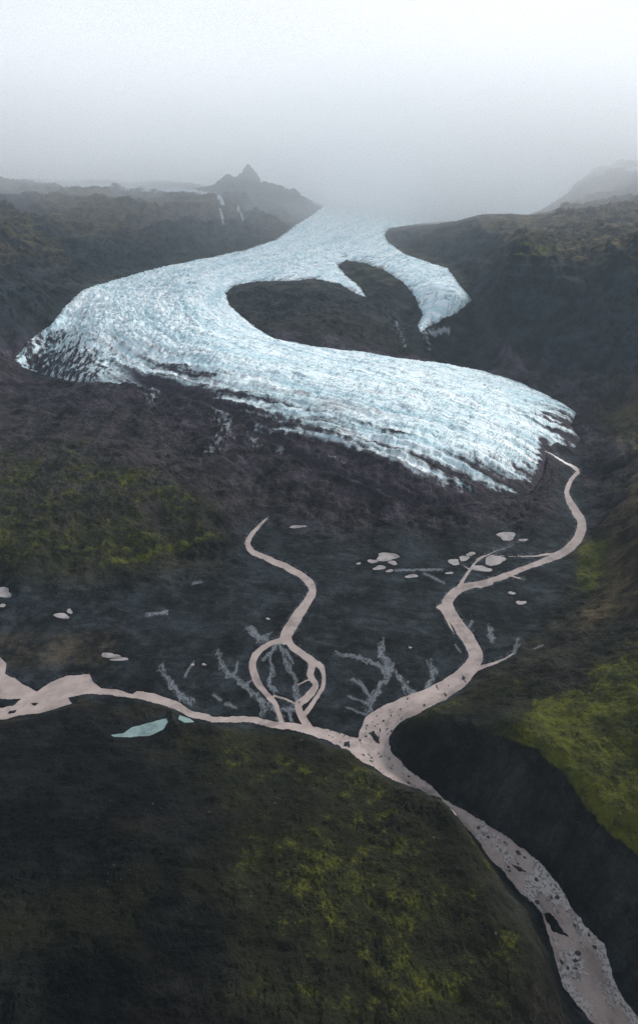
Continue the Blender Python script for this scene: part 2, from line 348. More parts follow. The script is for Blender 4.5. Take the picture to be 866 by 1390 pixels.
s_in = np.linspace(-1.14, 1.14, 900)
wing = 1.14 + np.cumsum(0.004 * 1.22 ** np.arange(24))
S = np.concatenate([-wing[::-1], s_in, wing])
Ynear = np.array([-300.0, -150, -50, 20, 60, 90, 115, 128, 136, 142, 147])
Ymid = np.exp(np.arange(math.log(150.0), math.log(5600.0), 0.0024))
Yfar = 5600.0 * 1.03 ** np.arange(1, 72)
YV = np.concatenate([Ynear, Ymid, Yfar])
NY, NX = len(YV), len(S)
GY = np.repeat(YV[:, None], NX, 1)
wy = np.maximum(YV, 150.0)
GX = S[None, :] * (half_width(wy) * wy)[:, None]
bz, rough = base_height(GX, np.maximum(GY, 20.0))
PX, PY = to_pixel(GX, np.maximum(GY, 20.0), bz)
PX0, PY0 = PX, PY
jx = 2.4 * fbm(GX / 15, GY / 22, 3, 5, 0.66)
jy = 2.4 * fbm(GX / 15 + 50, GY / 22, 7, 5, 0.66)
nr = 1 + 2.2 * sstep(480, 250, GY); jx *= nr; jy *= nr
print("grid", NY, NX)

# water distances
near = (GY < 1500)
river = np.full(GX.shape, 60.0)
wob = 1.0
WXp, WYp = PX + wob * jx, PY + wob * jy
for l in RIVER_LINES:
    river = np.minimum(river, sd_line(WXp, WYp, smooth_curve(l)) + 1.3)
for a in RIVER_AREAS:
    river = np.minimum(river, sd_poly(WXp, WYp, a))
for a in RIVER_BARS:
    river = np.maximum(river, -sd_poly(PX + 1.3 * jx, PY + 1.3 * jy, a))
nb_ = np.where(PY > 1070, fbm(GX / 3.5, GY / 7, 171, 4, 0.6) - 0.08, fbm(GX / 8, GY / 17, 170, 4, 0.55))
river = np.where((river < -2.5) & (PX > 400) & (PY > 880) & (GY < 620), np.maximum(river, 9 * (nb_ - 0.33)), river)
river[~near] = 60
stream = np.full(GX.shape, 60.0)
for l in STREAMS:
    stream = np.minimum(stream, sd_line(PX + 1.0 * jx, PY + 1.0 * jy, smooth_curve(l)))
thread = np.full(GX.shape, 60.0)
for q, (fa, fb_) in enumerate(((7, 9), (6, 11), (9, 7), (5, 8))):
    ox = fbm(GX / fa + 7 * q, GY / (fb_ * 1.6), 140 + q, 2, 0.5); oy = fbm(GX / fa + 3, GY / (fb_ * 1.6) + 5 * q, 150 + q, 2, 0.5)
    for l in STREAMS:
        wm = 0.4 + 0.9 * max(p_[2] for p_ in l)
        cv = [(a_, b_, 0.45 + 0.16 * w_) for a_, b_, w_ in smooth_curve(l)]
        thread = np.minimum(thread, sd_line(PX + 1.5 * wm * ox, PY + 1.5 * wm * oy, cv, 12.0))
stream[~near] = 60; thread[~near] = 60
rng = np.random.default_rng(5)
pond_sd = []
for (cx, cy, rx, ry) in PONDS:
    n = 14; ph = rng.uniform(0, 6.28)
    pts = []
    for k in range(n):
        a = 2 * math.pi * k / n
        r = 1 + 0.22 * math.sin(2 * a + ph) + 0.14 * math.sin(3 * a + 2 * ph) + rng.uniform(-0.1, 0.1)
        pts.append((cx + rx * r * math.cos(a), cy + ry * r * math.sin(a)))
    d = sd_poly(PX + 0.5 * jx, PY + 0.4 * jy, pts, 12.0); d[~near] = 12
    pond_sd.append(d)
tarn = np.minimum(sd_poly(PX + 0.6 * jx, PY + 0.6 * jy, TARN), sd_poly(PX + 0.6 * jx, PY + 0.6 * jy, TARN2)); tarn[~near] = 60
ponds = np.minimum.reduce(pond_sd + [tarn])
water = np.minimum(river, ponds)
ice = sd_poly(PX + 1.4 * jx, PY + 1.4 * jy, ICE)
ice[GY < 740] = 60
island = sd_poly(PX, PY, ISLAND)
island[(GY < 1300) | (GY > 2600)] = 60

# relief
D600 = GY.clip(200, 6000)
z = bz.copy()
dry = sstep(0, 14, water)
w1 = rough * dry
sc = 1.0
big = np.maximum(sstep(1300, 2200, GY), sstep(0.95, 1.3, rough) * (GY > 900))
z += w1 * (1 - big) * (17 * fbm(GX / 46, GY / 46, 11, 6, 0.56) + 5.0 * ridged(GX / 21 + 0.5 * jx / 2.2, GY / 21, 12, 4, 0.6)) * (0.55 + 0.45 * sstep(520, 760, GY))
spur = ridged(GX / 560 + 0.35 * fbm(GX / 400, GY / 400, 24, 3), GY / 660, 21, 5, 0.45)
office = sstep(0, 22, ice)
z += w1 * big * (56 * (spur - 0.5) + 16 * fbm(GX / 140, GY / 140, 22, 5, 0.5)) * office * (0.6 + 0.4 * sstep(1900, 2500, GY))
z += 0.25 * dry * fbm(GX / 9, GY / 9, 13, 4, 0.6) + 0.7 * sstep(2, 40, water) * (1 - big) * ridged(GX / 60, GY / 35, 14, 4)
# gullies scored down the valley sides and the island
gul = np.abs(perlin(GX / 95 + 0.7 * fbm(GX / 70, GY / 70, 36, 4), GY / 210 + 0.5 * fbm(GX / 90, GY / 90, 37, 3), 35))
gul2 = np.abs(perlin(GX / 38 + 0.6 * fbm(GX / 30, GY / 30, 39, 3), GY / 80, 38))
hillside = np.clip(rough - 0.45, 0, 0.6) / 0.6 * dry * office * (GY > 560)
z -= hillside * (5 + 9 * big) * (1 - sstep(0.0, 0.22, gul)) + hillside * (2.2 + 4 * big) * (1 - sstep(0.0, 0.20, gul2))
# moraine ridges that run with the ice margin
mor = sstep(120, 20, ice) * sstep(0, 8, ice) * (1 - big) * sstep(0.15, 0.5, rough) * dry
z += mor * (5.0 * ridged(ice / 15 + 0.9 * fbm(GX / 90, GY / 90, 26, 4), (GX + GY) / 160, 25, 4, 0.55) + 4.0 * ridged(GX / 30, GY / 30, 27, 4, 0.6))
pxw, pyw, _ = place(339, 240, d=4600)
pr = np.sqrt(((GX - pxw) / 1.0) ** 2 + ((GY - pyw) / 1.6) ** 2) * (1 + 0.35 * fbm(GX / 90, GY / 90, 28, 4))
z += 112 * np.clip(1 - pr / 85, 0, 1) + 40 * np.clip(1 - np.hypot(GX - pxw + 165, (GY - pyw) / 1.5) / 90, 0, 1)
# gullies down the river cliff: runs along its edge
cl = sd_poly(PX + 1.5 * jx, PY + 1.5 * jy, [(a_, b_) for a_, b_, _ in EDGE] + [(a_, b_ + 2) for a_, b_, _ in FOOT[::-1]])
cl[GY > 420] = 60
tx, ty = 0.60, -0.80
along = GX * tx + GY * ty; across = -GX * ty + GY * tx
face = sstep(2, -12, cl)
z += face * (5.0 * ridged(along / 14 + 0.8 * fbm(across / 16, along / 24, 31, 3), across / 60, 32, 5, 0.6) + 1.8 * fbm(GX / 7, GY / 7, 33, 5, 0.62) - 2.0)
# steep mountain faces: gullies
mt = big * sstep(0, 25, ice) * np.clip(rough - 0.7, 0, 1)
z += mt * 44 * ridged(GX / 150 + 0.6 * fbm(GX / 260, GY / 260, 41, 3), GY / 520, 42, 5, 0.46)
# strata benches in the mountains
n0 = fbm(GX / 300, GY / 300, 52, 3)
ph = (z + 10 * fbm(GX / 260, GY / 260, 51, 3)) / 24.0
z += mt * 9.0 * (np.abs((ph % 1.0) - 0.5) * 2 - 0.5) * sstep(-0.2, 0.3, n0)
# wind-blown ripples of the near hill
hillm = sstep(-6, -30, sd_poly(PX, PY, [(-300, 985), (0, 978), (100, 945), (250, 975), (420, 996), (520, 1055), (600, 1086), (640, 1160), (735, 1290), (740, 1500), (-400, 1700)]))
z += hillm * sstep(0, 34, water) * (2.2 * ridged(GX / 55 + 0.7 * fbm(GX / 60, GY / 60, 61, 2), GY / 16, 62, 4, 0.5) + 4.0 * fbm(GX / 60, GY / 24, 63, 4) + 1.6 * ridged(GX / 24 + 0.5 * fbm(GX / 30, GY / 30, 65, 2), GY / 24, 64, 5, 0.6))
# channels of the braid plain, old dry courses
plain = sstep(1.0, 0.2, rough) * sstep(3, 25, water) * (GY < 1100)
z -= plain * 0.6 * sstep(0.55, 0.9, ridged(GX / 60 + 0.5 * fbm(GX / 50, GY / 50, 71, 3), GY / 60, 72, 3))
# banks and beds
k = np.sqrt(GY.clip(200, 1400) / 400.0)
z = np.where(water < 3.0, z - (1.0 * k + 0.5) * sstep(1.0, -1.0, water), z)
deb_rough = sstep(12, -6, ice) * 0 + sstep(60, 10, ice)
z -= 26 * sstep(2, -10, ice) * (1 - 0)          # the ice lies in its bed
gz = z
def grid_normals(X, Y, Zv):
    P = np.stack([X, Y, Zv], -1)
    du = np.gradient(P, axis=1); dv = np.gradient(P, axis=0)
    n = np.cross(du, dv); n /= np.linalg.norm(n, axis=-1, keepdims=True) + 1e-12
    return n.astype(np.float32)

NG = grid_normals(GX, GY, gz)
slope = 1 - np.abs(NG[..., 2])

# ------------------------------------------------------------------ albedo of the land
def lerp(a, b, t):
    return a * (1 - t[..., None]) + b * t[..., None]
c_sand = np.array([0.0150, 0.0195, 0.0225]); c_soil = np.array([0.0200, 0.0185, 0.0130]); c_brown = np.array([0.034, 0.026, 0.017]); c_rock = np.array([0.022, 0.024, 0.028])
c_deb = np.array([0.040, 0.031, 0.041]); c_dark = np.array([0.0085, 0.0100, 0.0110]); c_wet = np.array([0.009, 0.013, 0.017]); c_silt = np.array([0.27, 0.31, 0.33]); c_snow = np.array([0.62, 0.66, 0.70])
n1 = fbm(GX / 70, GY / 70, 81, 5, 0.6); n2 = fbm(GX / 12, GY / 12, 82, 4, 0.6); n3 = fbm(GX / 400, GY / 400, 83, 4, 0.55)
colr = np.broadcast_to(c_sand, GX.shape + (3,)).copy()
colr = lerp(colr, c_soil, sstep(0.35, 0.8, rough + 0.3 * n1) * (1 - big))
colr = lerp(colr, c_rock, big)
colr = lerp(colr, c_brown, big * sstep(-0.1, 0.35, n3 + 0.4 * n1 + (gz - 250) / 700) * 0.7)
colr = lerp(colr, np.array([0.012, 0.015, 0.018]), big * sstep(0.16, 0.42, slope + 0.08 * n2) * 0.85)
colr = lerp(colr, np.array([0.045, 0.043, 0.022]), big * sstep(0.10, 0.02, slope + 0.05 * n2) * sstep(-0.3, 0.2, n3 + n1 * 0.5) * 0.7)
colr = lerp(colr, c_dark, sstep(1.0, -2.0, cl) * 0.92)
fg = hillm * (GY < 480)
colr = lerp(colr, c_dark, fg * sstep(0.25, -0.15, n1 + (GX + 40) / 260) * 0.75)  # shade over the left of the near hill, put into the albedo
debm = sstep(110, 30, ice + 40 * n1) * (GY < 1500) * sstep(650, 780, GY) * sstep(0.2, 0.5, rough)
colr = lerp(colr, c_deb, debm * (0.55 + 0.45 * sstep(-0.2, 0.3, n1)))
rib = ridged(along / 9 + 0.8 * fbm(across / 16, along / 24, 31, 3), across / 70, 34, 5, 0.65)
colr = lerp(colr, np.array([0.034, 0.034, 0.032]), 0.38 * face * sstep(0.15, 0.6, rib))  # light on the ribs painted into the albedo; the wall lies in shade
# brown slope on the right side of the valley
colr = lerp(colr, c_brown, sstep(0, 35, PX - (795 + 6 * n1 + 0.04 * np.abs(PY - 700))) * (GY < 1350) * (GY > 500) * sstep(-0.25, 0.25, n1 + 0.3 * n2) * 0.6)
# silt tongues and wet margins
braid = ridged(GX / 7 + 0.4 * jx, GY / 13 + 0.4 * jy, 88, 4, 0.6)
slt = 0.85 * sstep(0.9, -0.6, thread)
slt = np.maximum(slt, 0.25 * sstep(2.5, -3.0, stream))
slt = np.maximum(slt, 0.35 * sstep(0.45, 0.8, braid) * sstep(4.5, 1.0, river) * sstep(980, 860, PY))
slt = np.maximum(slt, 0.10 * sstep(0.25, 0.5, fbm(GX / 26, GY / 55, 91, 4, 0.6)) * plain)
colr = lerp(colr, c_wet, sstep(9, 1, water) * 0.7 * (GY < 1300))
lines = ridged(GX / 34 + 0.7 * fbm(GX / 40, GY / 40, 73, 3), GY / 22, 74, 5, 0.62)
colr *= (1 - 0.4 * (sstep(0.5, 0.75, lines) * sstep(0.9, 0.3, rough)))[..., None]
lines2 = ridged(GX / 80 + 0.5 * fbm(GX / 60, GY / 60, 75, 3), GY / 26 + GX / 90, 76, 4, 0.6)
colr = lerp(colr, np.array([0.045, 0.05, 0.055]), 0.3 * sstep(0.62, 0.8, lines2) * sstep(0.9, 0.3, rough) * (GY < 1100))
colr *= (1 + 0.6 * n2 + 0.5 * n1)[..., None].clip(0.4, 1.8)
BROWN = [([(-80, 285), (40, 295), (75, 330), (110, 372), (60, 352), (-80, 372)], 0.9), ([(50, 258), (180, 258), (290, 272), (330, 300), (240, 300), (170, 330), (100, 318), (60, 300)], 0.75),
         ([(180, 320), (250, 330), (220, 350), (170, 342)], 0.5), ([(640, 292), (870, 276), (960, 275), (960, 345), (866, 343), (760, 352), (700, 362), (690, 335)], 1.0), ([(800, 352), (950, 346), (950, 420), (860, 400)], 0.5),
         ([(800, 560), (960, 520), (960, 700), (830, 700), (870, 640)], 0.7), ([(830, 700), (770, 745), (800, 800), (790, 860), (960, 800), (960, 650)], 0.5), ([(100, 860), (160, 855), (150, 905), (60, 900), (-60, 905), (-60, 860)], 0.35)]
for poly, st in BROWN:
    sdp = sd_poly(PX + 4 * jx + 14 * n1, PY + 3 * jy + 8 * n3, poly, 30)
    tb = st * sstep(9, -9, sdp) * sstep(-0.5, 0.15, n2 + n1 * 0.6)
    colr = lerp(colr, np.array([0.088, 0.062, 0.030]), tb * np.where(GY > 1300, sstep(0.5, 0.2, slope), 1.0))
DARKS = [([(70, 320), (170, 322), (240, 312), (320, 318), (350, 338), (230, 362), (140, 384), (110, 378)], 0.7), ([(-60, 400), (60, 395), (110, 400), (60, 440), (20, 480), (-60, 500)], 0.7),
         ([(690, 366), (866, 352), (960, 352), (960, 520), (760, 500), (690, 480)], 0.75), ([(520, 320), (640, 330), (660, 400), (630, 350), (560, 345)], 0.5)]
for poly, st in DARKS:
    sdp = sd_poly(PX + 4 * jx + 14 * n1, PY + 3 * jy + 8 * n3, poly, 30)
    colr = lerp(colr, np.array([0.013, 0.018, 0.022]), st * sstep(9, -9, sdp))
colr *= np.where((hillm > 0.3) & (GY < 520), 0.58, 1.0)[..., None]  # foreground shading painted in: the near hill's colour is darkened
# moss strength
moss = np.zeros(GX.shape)
n1m = fbm(GX / 70 + 9, GY / 70 + 33, 85, 5, 0.6)
for poly, st, soft in MOSS:
    sdp = sd_poly(PX + 4 * jx + 2.0 * soft * n1m, PY + 4 * jy + 1.4 * soft * n1, poly, soft + 5)
    moss = np.maximum(moss, st * sstep(soft, -soft, sdp))
moss *= sstep(1, 8, water) * sstep(-1.0, 1.0, cl) * np.where(GY > 1200, sstep(0.4, 0.15, slope), 1.0)
strings = ridged(GX / 38 + 0.6 * fbm(GX / 40, GY / 40, 86, 3), GY / 24, 87, 5, 0.6)
moss = np.clip(moss * (1.0 + 0.9 * n1 + 0.5 * n2 + 0.35 * strings), 0, 1)
for l, st in BRIGHT:
    moss = np.maximum(moss, min(1.0, st) * sstep(6, -3, sd_line(PX + 1.5 * jx, PY + 1.5 * jy, l, 20)) * (0.8 + 0.5 * n2))
# snow on the heights
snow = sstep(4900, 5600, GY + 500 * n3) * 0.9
sn_r = sd_poly(PX, PY, [(800, 236), (835, 229), (880, 221), (960, 212), (960, 228), (860, 236), (830, 240)])
snow = np.maximum(snow, sstep(2, -3, sn_r) * sstep(-0.1, 0.15, fbm(GX / 120, GY / 120, 95, 4, 0.6)) * (GY > 4000))
for l in ([(282, 262, 8), (296, 272, 6), (303, 285, 3)], [(300, 292, 2), (304, 308, 1.2)], [(324, 290, 1.6), (330, 305, 1.2)], [(40, 248, 4), (100, 251, 6), (150, 255, 8), (210, 260, 9), (285, 264, 8)]):
    snow = np.maximum(snow, 0.8 * sstep(1.5, -1, sd_line(PX + jx, PY + jy, l)) * (GY > 2500))
for l in ([(533, 432, 2), (538, 442, 3), (541, 452, 2)], [(546, 462, 2), (549, 474, 3)], [(540, 450, 1.5), (546, 462, 1.5)], [(573, 452, 4), (590, 455, 10), (606, 450, 9)], [(578, 460, 5), (583, 475, 2)]):
    snow = np.maximum(snow, 0.5 * sstep(1.5, -2, sd_line(PX + 2.5 * jx, PY + 2.5 * jy, l) + 9 * n2 + 1) * (GY > 1300) * (GY < 2600))
snow = np.maximum(snow, 0.40 * np.clip(slt, 0, 1))
# dead ice showing through the debris in front
for l in ([(300, 560, 10), (312, 590, 8)], [(285, 612, 5), (300, 600, 6)], [(338, 598, 3), (344, 606, 3)], [(382, 612, 4), (388, 608, 3)], [(212, 530, 9), (206, 548, 6)]):
    snow = np.maximum(snow, 0.45 * sstep(3, -5, sd_line(PX + 4 * jx, PY + 4 * jy, l) + 22 * n2 + 14 * fbm(GX / 5, GY / 16, 97, 4) + 2) * (GY < 1700) * (GY > 900))

# ------------------------------------------------------------------ mesh building
def link(ob):
    COL.objects.link(ob); return ob

def grid_mesh(name, X, Y, Zv, facemask, mat, attrs=None, normals=None, colors=None):
    ny, nx = X.shape
    idx = np.arange(ny * nx).reshape(ny, nx)
    f = np.stack([idx[:-1, :-1], idx[:-1, 1:], idx[1:, 1:], idx[1:, :-1]], -1)[facemask]
    used = np.zeros(ny * nx, bool); used[f.ravel()] = True
    remap = np.cumsum(used) - 1
    f = remap[f]
    co = np.stack([X.ravel()[used], Y.ravel()[used], Zv.ravel()[used]], -1).astype(np.float32)
    me = bpy.data.meshes.new(name)
    me.vertices.add(len(co)); me.vertices.foreach_set("co", co.ravel())
    me.loops.add(f.size); me.loops.foreach_set("vertex_index", f.ravel().astype(np.int32))
    me.polygons.add(len(f)); me.polygons.foreach_set("loop_start", (np.arange(len(f)) * 4).astype(np.int32))
    try:
        me.polygons.foreach_set("loop_total", np.full(len(f), 4, np.int32))
    except Exception:
        pass
    me.polygons.foreach_set("use_smooth", np.ones(len(f), bool))
    me.update(calc_edges=True)
    for an, av in (attrs or {}).items():
        a = me.attributes.new(an, 'FLOAT', 'POINT'); a.data.foreach_set("value", av.ravel()[used].astype(np.float32))
    for an, av in (colors or {}).items():
        a = me.attributes.new(an, 'FLOAT_COLOR', 'POINT')
        c = np.ones((used.sum(), 4), np.float32); c[:, :3] = av.reshape(-1, 3)[used]
        a.data.foreach_set("color", c.ravel())
    if normals is not None:
        me.normals_split_custom_set_from_vertices(normals.reshape(-1, 3)[used])
    me.materials.append(mat)
    ob = bpy.data.objects.new(name, me)
    return link(ob)

# ------------------------------------------------------------------ materials
def new_mat(name):
    m = bpy.data.materials.new(name); m.use_nodes = True
    nt = m.node_tree; nt.nodes.clear()
    return m, nt
def N(nt, typ, **kw):
    n = nt.nodes.new(typ)
    for k_, v in kw.items():
        if k_.startswith('i_'):
            n.inputs[k_[2:]].default_value = v
        else:
            setattr(n, k_, v)
    return n
def L(nt, a, b):
    nt.links.new(a, b)
def math_node(nt, op, a, b=None, clamp=False):
    n = nt.nodes.new('ShaderNodeMath'); n.operation = op; n.use_clamp = clamp
    for i, v in enumerate((a, b)):
        if v is None: continue
        if isinstance(v, (int, float)): n.inputs[i].default_value = v
        else: nt.links.new(v, n.inputs[i])
    return n.outputs[0]
def noise_node(nt, vec, scale, detail=6, rough=0.6):
    n = nt.nodes.new('ShaderNodeTexNoise'); n.inputs['Scale'].default_value = scale; n.inputs['Detail'].default_value = detail; n.inputs['Roughness'].default_value = rough
    nt.links.new(vec, n.inputs['Vector']); return n.outputs['Fac']
def mix_col(nt, fac, a, b):
    n = nt.nodes.new('ShaderNodeMix'); n.data_type = 'RGBA'
    for s_, v in ((0, fac), (6, a), (7, b)):
        if isinstance(v, (int, float)): n.inputs[s_].default_value = v
        elif isinstance(v, tuple): n.inputs[s_].default_value = (*v, 1)
        else: nt.links.new(v, n.inputs[s_])
    return n.outputs[2]
def remap(nt, v, a, b, c=0.0, d=1.0):
    n = nt.nodes.new('ShaderNodeMapRange'); n.interpolation_type = 'SMOOTHSTEP'
    nt.links.new(v, n.inputs[0]); n.inputs[1].default_value = a; n.inputs[2].default_value = b; n.inputs[3].default_value = c; n.inputs[4].default_value = d
    return n.outputs[0]

def ground_material():
    m, nt = new_mat('basalt_and_moss')
    out = N(nt, 'ShaderNodeOutputMaterial'); bs = N(nt, 'ShaderNodeBsdfPrincipled')
    geo = N(nt, 'ShaderNodeNewGeometry').outputs['Position']
    col = N(nt, 'ShaderNodeAttribute', attribute_name='col').outputs['Color']
    mo = N(nt, 'ShaderNodeAttribute', attribute_name='moss').outputs['Fac']
    sn = N(nt, 'ShaderNodeAttribute', attribute_name='snow').outputs['Fac']
    nf = noise_node(nt, geo, 0.55, 9, 0.72)      # metre-scale grain
    nm = noise_node(nt, geo, 0.12, 8, 0.68)
    ng = noise_node(nt, geo, 2.2, 6, 0.7)
    br = math_node(nt, 'ADD', math_node(nt, 'MULTIPLY', nf, 1.5), math_node(nt, 'MULTIPLY', ng, 1.0))
    br = remap(nt, br, 0.90, 1.60, 0.45, 1.6)
    nw = noise_node(nt, geo, 0.021, 12, 0.76)
    br = math_node(nt, 'MULTIPLY', br, remap(nt, nw, 0.38, 0.64, 0.28, 2.1))
    vm = N(nt, 'ShaderNodeVectorMath', operation='SCALE'); L(nt, col, vm.inputs[0]); L(nt, br, vm.inputs['Scale'])
    c = vm.outputs[0]
    # pale stones
    vor = N(nt, 'ShaderNodeTexVoronoi', feature='F1'); vor.inputs['Scale'].default_value = 0.32; L(nt, geo, vor.inputs['Vector'])
    st = math_node(nt, 'MULTIPLY', remap(nt, vor.outputs['Distance'], 0.16, 0.10), remap(nt, noise_node(nt, geo, 0.03, 4, 0.6), 0.52, 0.62))
    c = mix_col(nt, math_node(nt, 'MULTIPLY', st, 0.35), c, (0.09, 0.085, 0.08))
    # moss: thickness noise against strength
    th = math_node(nt, 'ADD', math_node(nt, 'MULTIPLY', nm, 0.35), math_node(nt, 'MULTIPLY', nf, 0.2))
    th = math_node(nt, 'ADD', th, math_node(nt, 'MULTIPLY', noise_node(nt, geo, 0.045, 10, 0.74), 0.45))
    k1 = math_node(nt, 'SUBTRACT', math_node(nt, 'ADD', math_node(nt, 'MULTIPLY', mo, 0.62), th), 0.80)
    fac = remap(nt, k1, -0.02, 0.12)
    mc = mix_col(nt, remap(nt, noise_node(nt, geo, 0.06, 8, 0.72), 0.42, 0.62), (0.034, 0.042, 0.011), (0.140, 0.145, 0.016))
    mc = mix_col(nt, remap(nt, nf, 0.35, 0.65), (0.022, 0.026, 0.010), mc)
    mc = mix_col(nt, math_node(nt, 'MULTIPLY', math_node(nt, 'MULTIPLY', remap(nt, mo, 0.62, 1.05), 0.6), remap(nt, noise_node(nt, geo, 0.09, 8, 0.72), 0.36, 0.60)), mc, (0.150, 0.160, 0.018))
    olive = mix_col(nt, math_node(nt, 'MULTIPLY', remap(nt, mo, 0.05, 0.5), 0.42), c, (0.031, 0.035, 0.011))
    c = mix_col(nt, math_node(nt, 'MULTIPLY', fac, 0.95), olive, mc)
    c = mix_col(nt, sn, c, (0.55, 0.60, 0.66))
    L(nt, c, bs.inputs['Base Color'])
    bs.inputs['Roughness'].default_value = 0.92
    bs.inputs['Specular IOR Level'].default_value = 0.08
    b1 = N(nt, 'ShaderNodeBump', i_Strength=0.9, i_Distance=1.6); L(nt, nf, b1.inputs['Height'])
    b2 = N(nt, 'ShaderNodeBump', i_Strength=1.0, i_Distance=7.0); L(nt, nm, b2.inputs['Height']); L(nt, b1.outputs[0], b2.inputs['Normal'])
    b3 = N(nt, 'ShaderNodeBump', i_Strength=0.9, i_Distance=14.0); L(nt, nw, b3.inputs['Height']); L(nt, b2.outputs[0], b3.inputs['Normal'])
    L(nt, b3.outputs[0], bs.inputs['Normal'])
    L(nt, bs.outputs[0], out.inputs[0])
    return m

def ice_material():
    m, nt = new_mat('glacier_ice')
    out = N(nt, 'ShaderNodeOutputMaterial'); bs = N(nt, 'ShaderNodeBsdfPrincipled')
    geo = N(nt, 'ShaderNodeNewGeometry').outputs['Position']
    fl = N(nt, 'ShaderNodeAttribute', attribute_name='flow').outputs['Vector']
    dirt = N(nt, 'ShaderNodeAttribute', attribute_name='dirt').outputs['Fac']
    blue = N(nt, 'ShaderNodeAttribute', attribute_name='blue').outputs['Fac']
    mp = N(nt, 'ShaderNodeMapping'); mp.inputs['Scale'].default_value = (0.075, 0.008, 1); L(nt, fl, mp.inputs[0])
    stre = noise_node(nt, mp.outputs[0], 1.0, 8, 0.68)
    nf = noise_node(nt, geo, 0.11, 10, 0.78)
    nb = noise_node(nt, geo, 0.02, 5, 0.6)
    c = mix_col(nt, remap(nt, math_node(nt, 'ADD', math_node(nt, 'MULTIPLY', stre, 0.6), math_node(nt, 'MULTIPLY', nf, 0.4)), 0.38, 0.60), (0.50, 0.69, 0.74), (0.91, 0.95, 0.955))
    mf = N(nt, 'ShaderNodeMapping'); mf.inputs['Scale'].default_value = (0.022, 0.0012, 1); L(nt, fl, mf.inputs[0])
    c = mix_col(nt, math_node(nt, 'MULTIPLY', remap(nt, noise_node(nt, mf.outputs[0], 1.0, 9, 0.72), 0.48, 0.64), 0.55), c, (0.34, 0.55, 0.62))
    c = mix_col(nt, math_node(nt, 'MULTIPLY', blue, 0.85), c, (0.12, 0.36, 0.44))
    c = mix_col(nt, math_node(nt, 'MULTIPLY', remap(nt, nb, 0.5, 0.7), 0.35), c, (0.50, 0.68, 0.72))
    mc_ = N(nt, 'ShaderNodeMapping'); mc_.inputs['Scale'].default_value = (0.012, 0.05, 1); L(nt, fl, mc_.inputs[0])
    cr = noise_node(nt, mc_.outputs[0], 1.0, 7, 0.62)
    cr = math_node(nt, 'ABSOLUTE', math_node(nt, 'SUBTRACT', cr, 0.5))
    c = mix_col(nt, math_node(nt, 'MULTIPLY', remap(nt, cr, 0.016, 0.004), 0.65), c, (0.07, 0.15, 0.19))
    # dirt: strength + streaks + grain
    s2 = math_node(nt, 'ADD', math_node(nt, 'MULTIPLY', stre, 0.65), math_node(nt, 'MULTIPLY', nf, 0.45))
    dd = math_node(nt, 'SUBTRACT', math_node(nt, 'ADD', dirt, s2), 1.0)
    dc = mix_col(nt, remap(nt, nf, 0.35, 0.65), (0.011, 0.009, 0.013), (0.046, 0.035, 0.047))
    c = mix_col(nt, remap(nt, dd, -0.16, 0.22), c, dc)
    L(nt, c, bs.inputs['Base Color'])
    bs.inputs['Roughness'].default_value = 0.8
    bs.inputs['Specular IOR Level'].default_value = 0.08
    b1 = N(nt, 'ShaderNodeBump', i_Strength=0.8, i_Distance=6.0); L(nt, nf, b1.inputs['Height'])
    b2 = N(nt, 'ShaderNodeBump', i_Strength=0.8, i_Distance=5.0); L(nt, stre, b2.inputs['Height']); L(nt, b1.outputs[0], b2.inputs['Normal'])
    L(nt, b2.outputs[0], bs.inputs['Normal'])
    L(nt, bs.outputs[0], out.inputs[0])
    return m

def water_material(name, a, b, rough_=0.35, foam=False):
    m, nt = new_mat(name)
    out = N(nt, 'ShaderNodeOutputMaterial'); bs = N(nt, 'ShaderNodeBsdfPrincipled')
    geo = N(nt, 'ShaderNodeNewGeometry').outputs['Position']
    n = noise_node(nt, geo, 0.08, 6, 0.6)
    c = mix_col(nt, remap(nt, n, 0.35, 0.65), a, b)
    vv = noise_node(nt, geo, 0.03, 9, 0.75); c = mix_col(nt, math_node(nt, 'MULTIPLY', remap(nt, vv, 0.50, 0.62), 0.6), c, tuple(0.45 * q_ for q_ in a))
    nf = noise_node(nt, geo, 0.6, 6, 0.7)
    if foam:
        fo = N(nt, 'ShaderNodeAttribute', attribute_name='foam').outputs['Fac']
        k_ = math_node(nt, 'ADD', math_node(nt, 'MULTIPLY', nf, 1.0), math_node(nt, 'MULTIPLY', fo, 0.35))
        c = mix_col(nt, math_node(nt, 'MULTIPLY', remap(nt, k_, 0.66, 0.85), 0.6), c, (0.36, 0.355, 0.35))
        c = mix_col(nt, math_node(nt, 'MULTIPLY', fo, remap(nt, nf, 0.52, 0.40)), c, (0.10, 0.09, 0.09))
    L(nt, c, bs.inputs['Base Color'])
    bs.inputs['Roughness'].default_value = rough_
    bs.inputs['IOR'].default_value = 1.33; bs.inputs['Specular IOR Level'].default_value = 0.4
    b1 = N(nt, 'ShaderNodeBump', i_Strength=0.25, i_Distance=0.6); L(nt, nf, b1.inputs['Height']); L(nt, b1.outputs[0], bs.inputs['Normal'])
    L(nt, bs.outputs[0], out.inputs[0])
    return m

M_ground = ground_material(); M_ice = ice_material()
M_river = water_material('silty_meltwater', (0.225, 0.182, 0.166), (0.29, 0.238, 0.218), 0.38, True)
M_pond = water_material('still_silty_water', (0.20, 0.178, 0.172), (0.27, 0.245, 0.24), 0.3)
M_tarn = water_material('green_meltwater', (0.11, 0.165, 0.165), (0.15, 0.21, 0.205), 0.25)

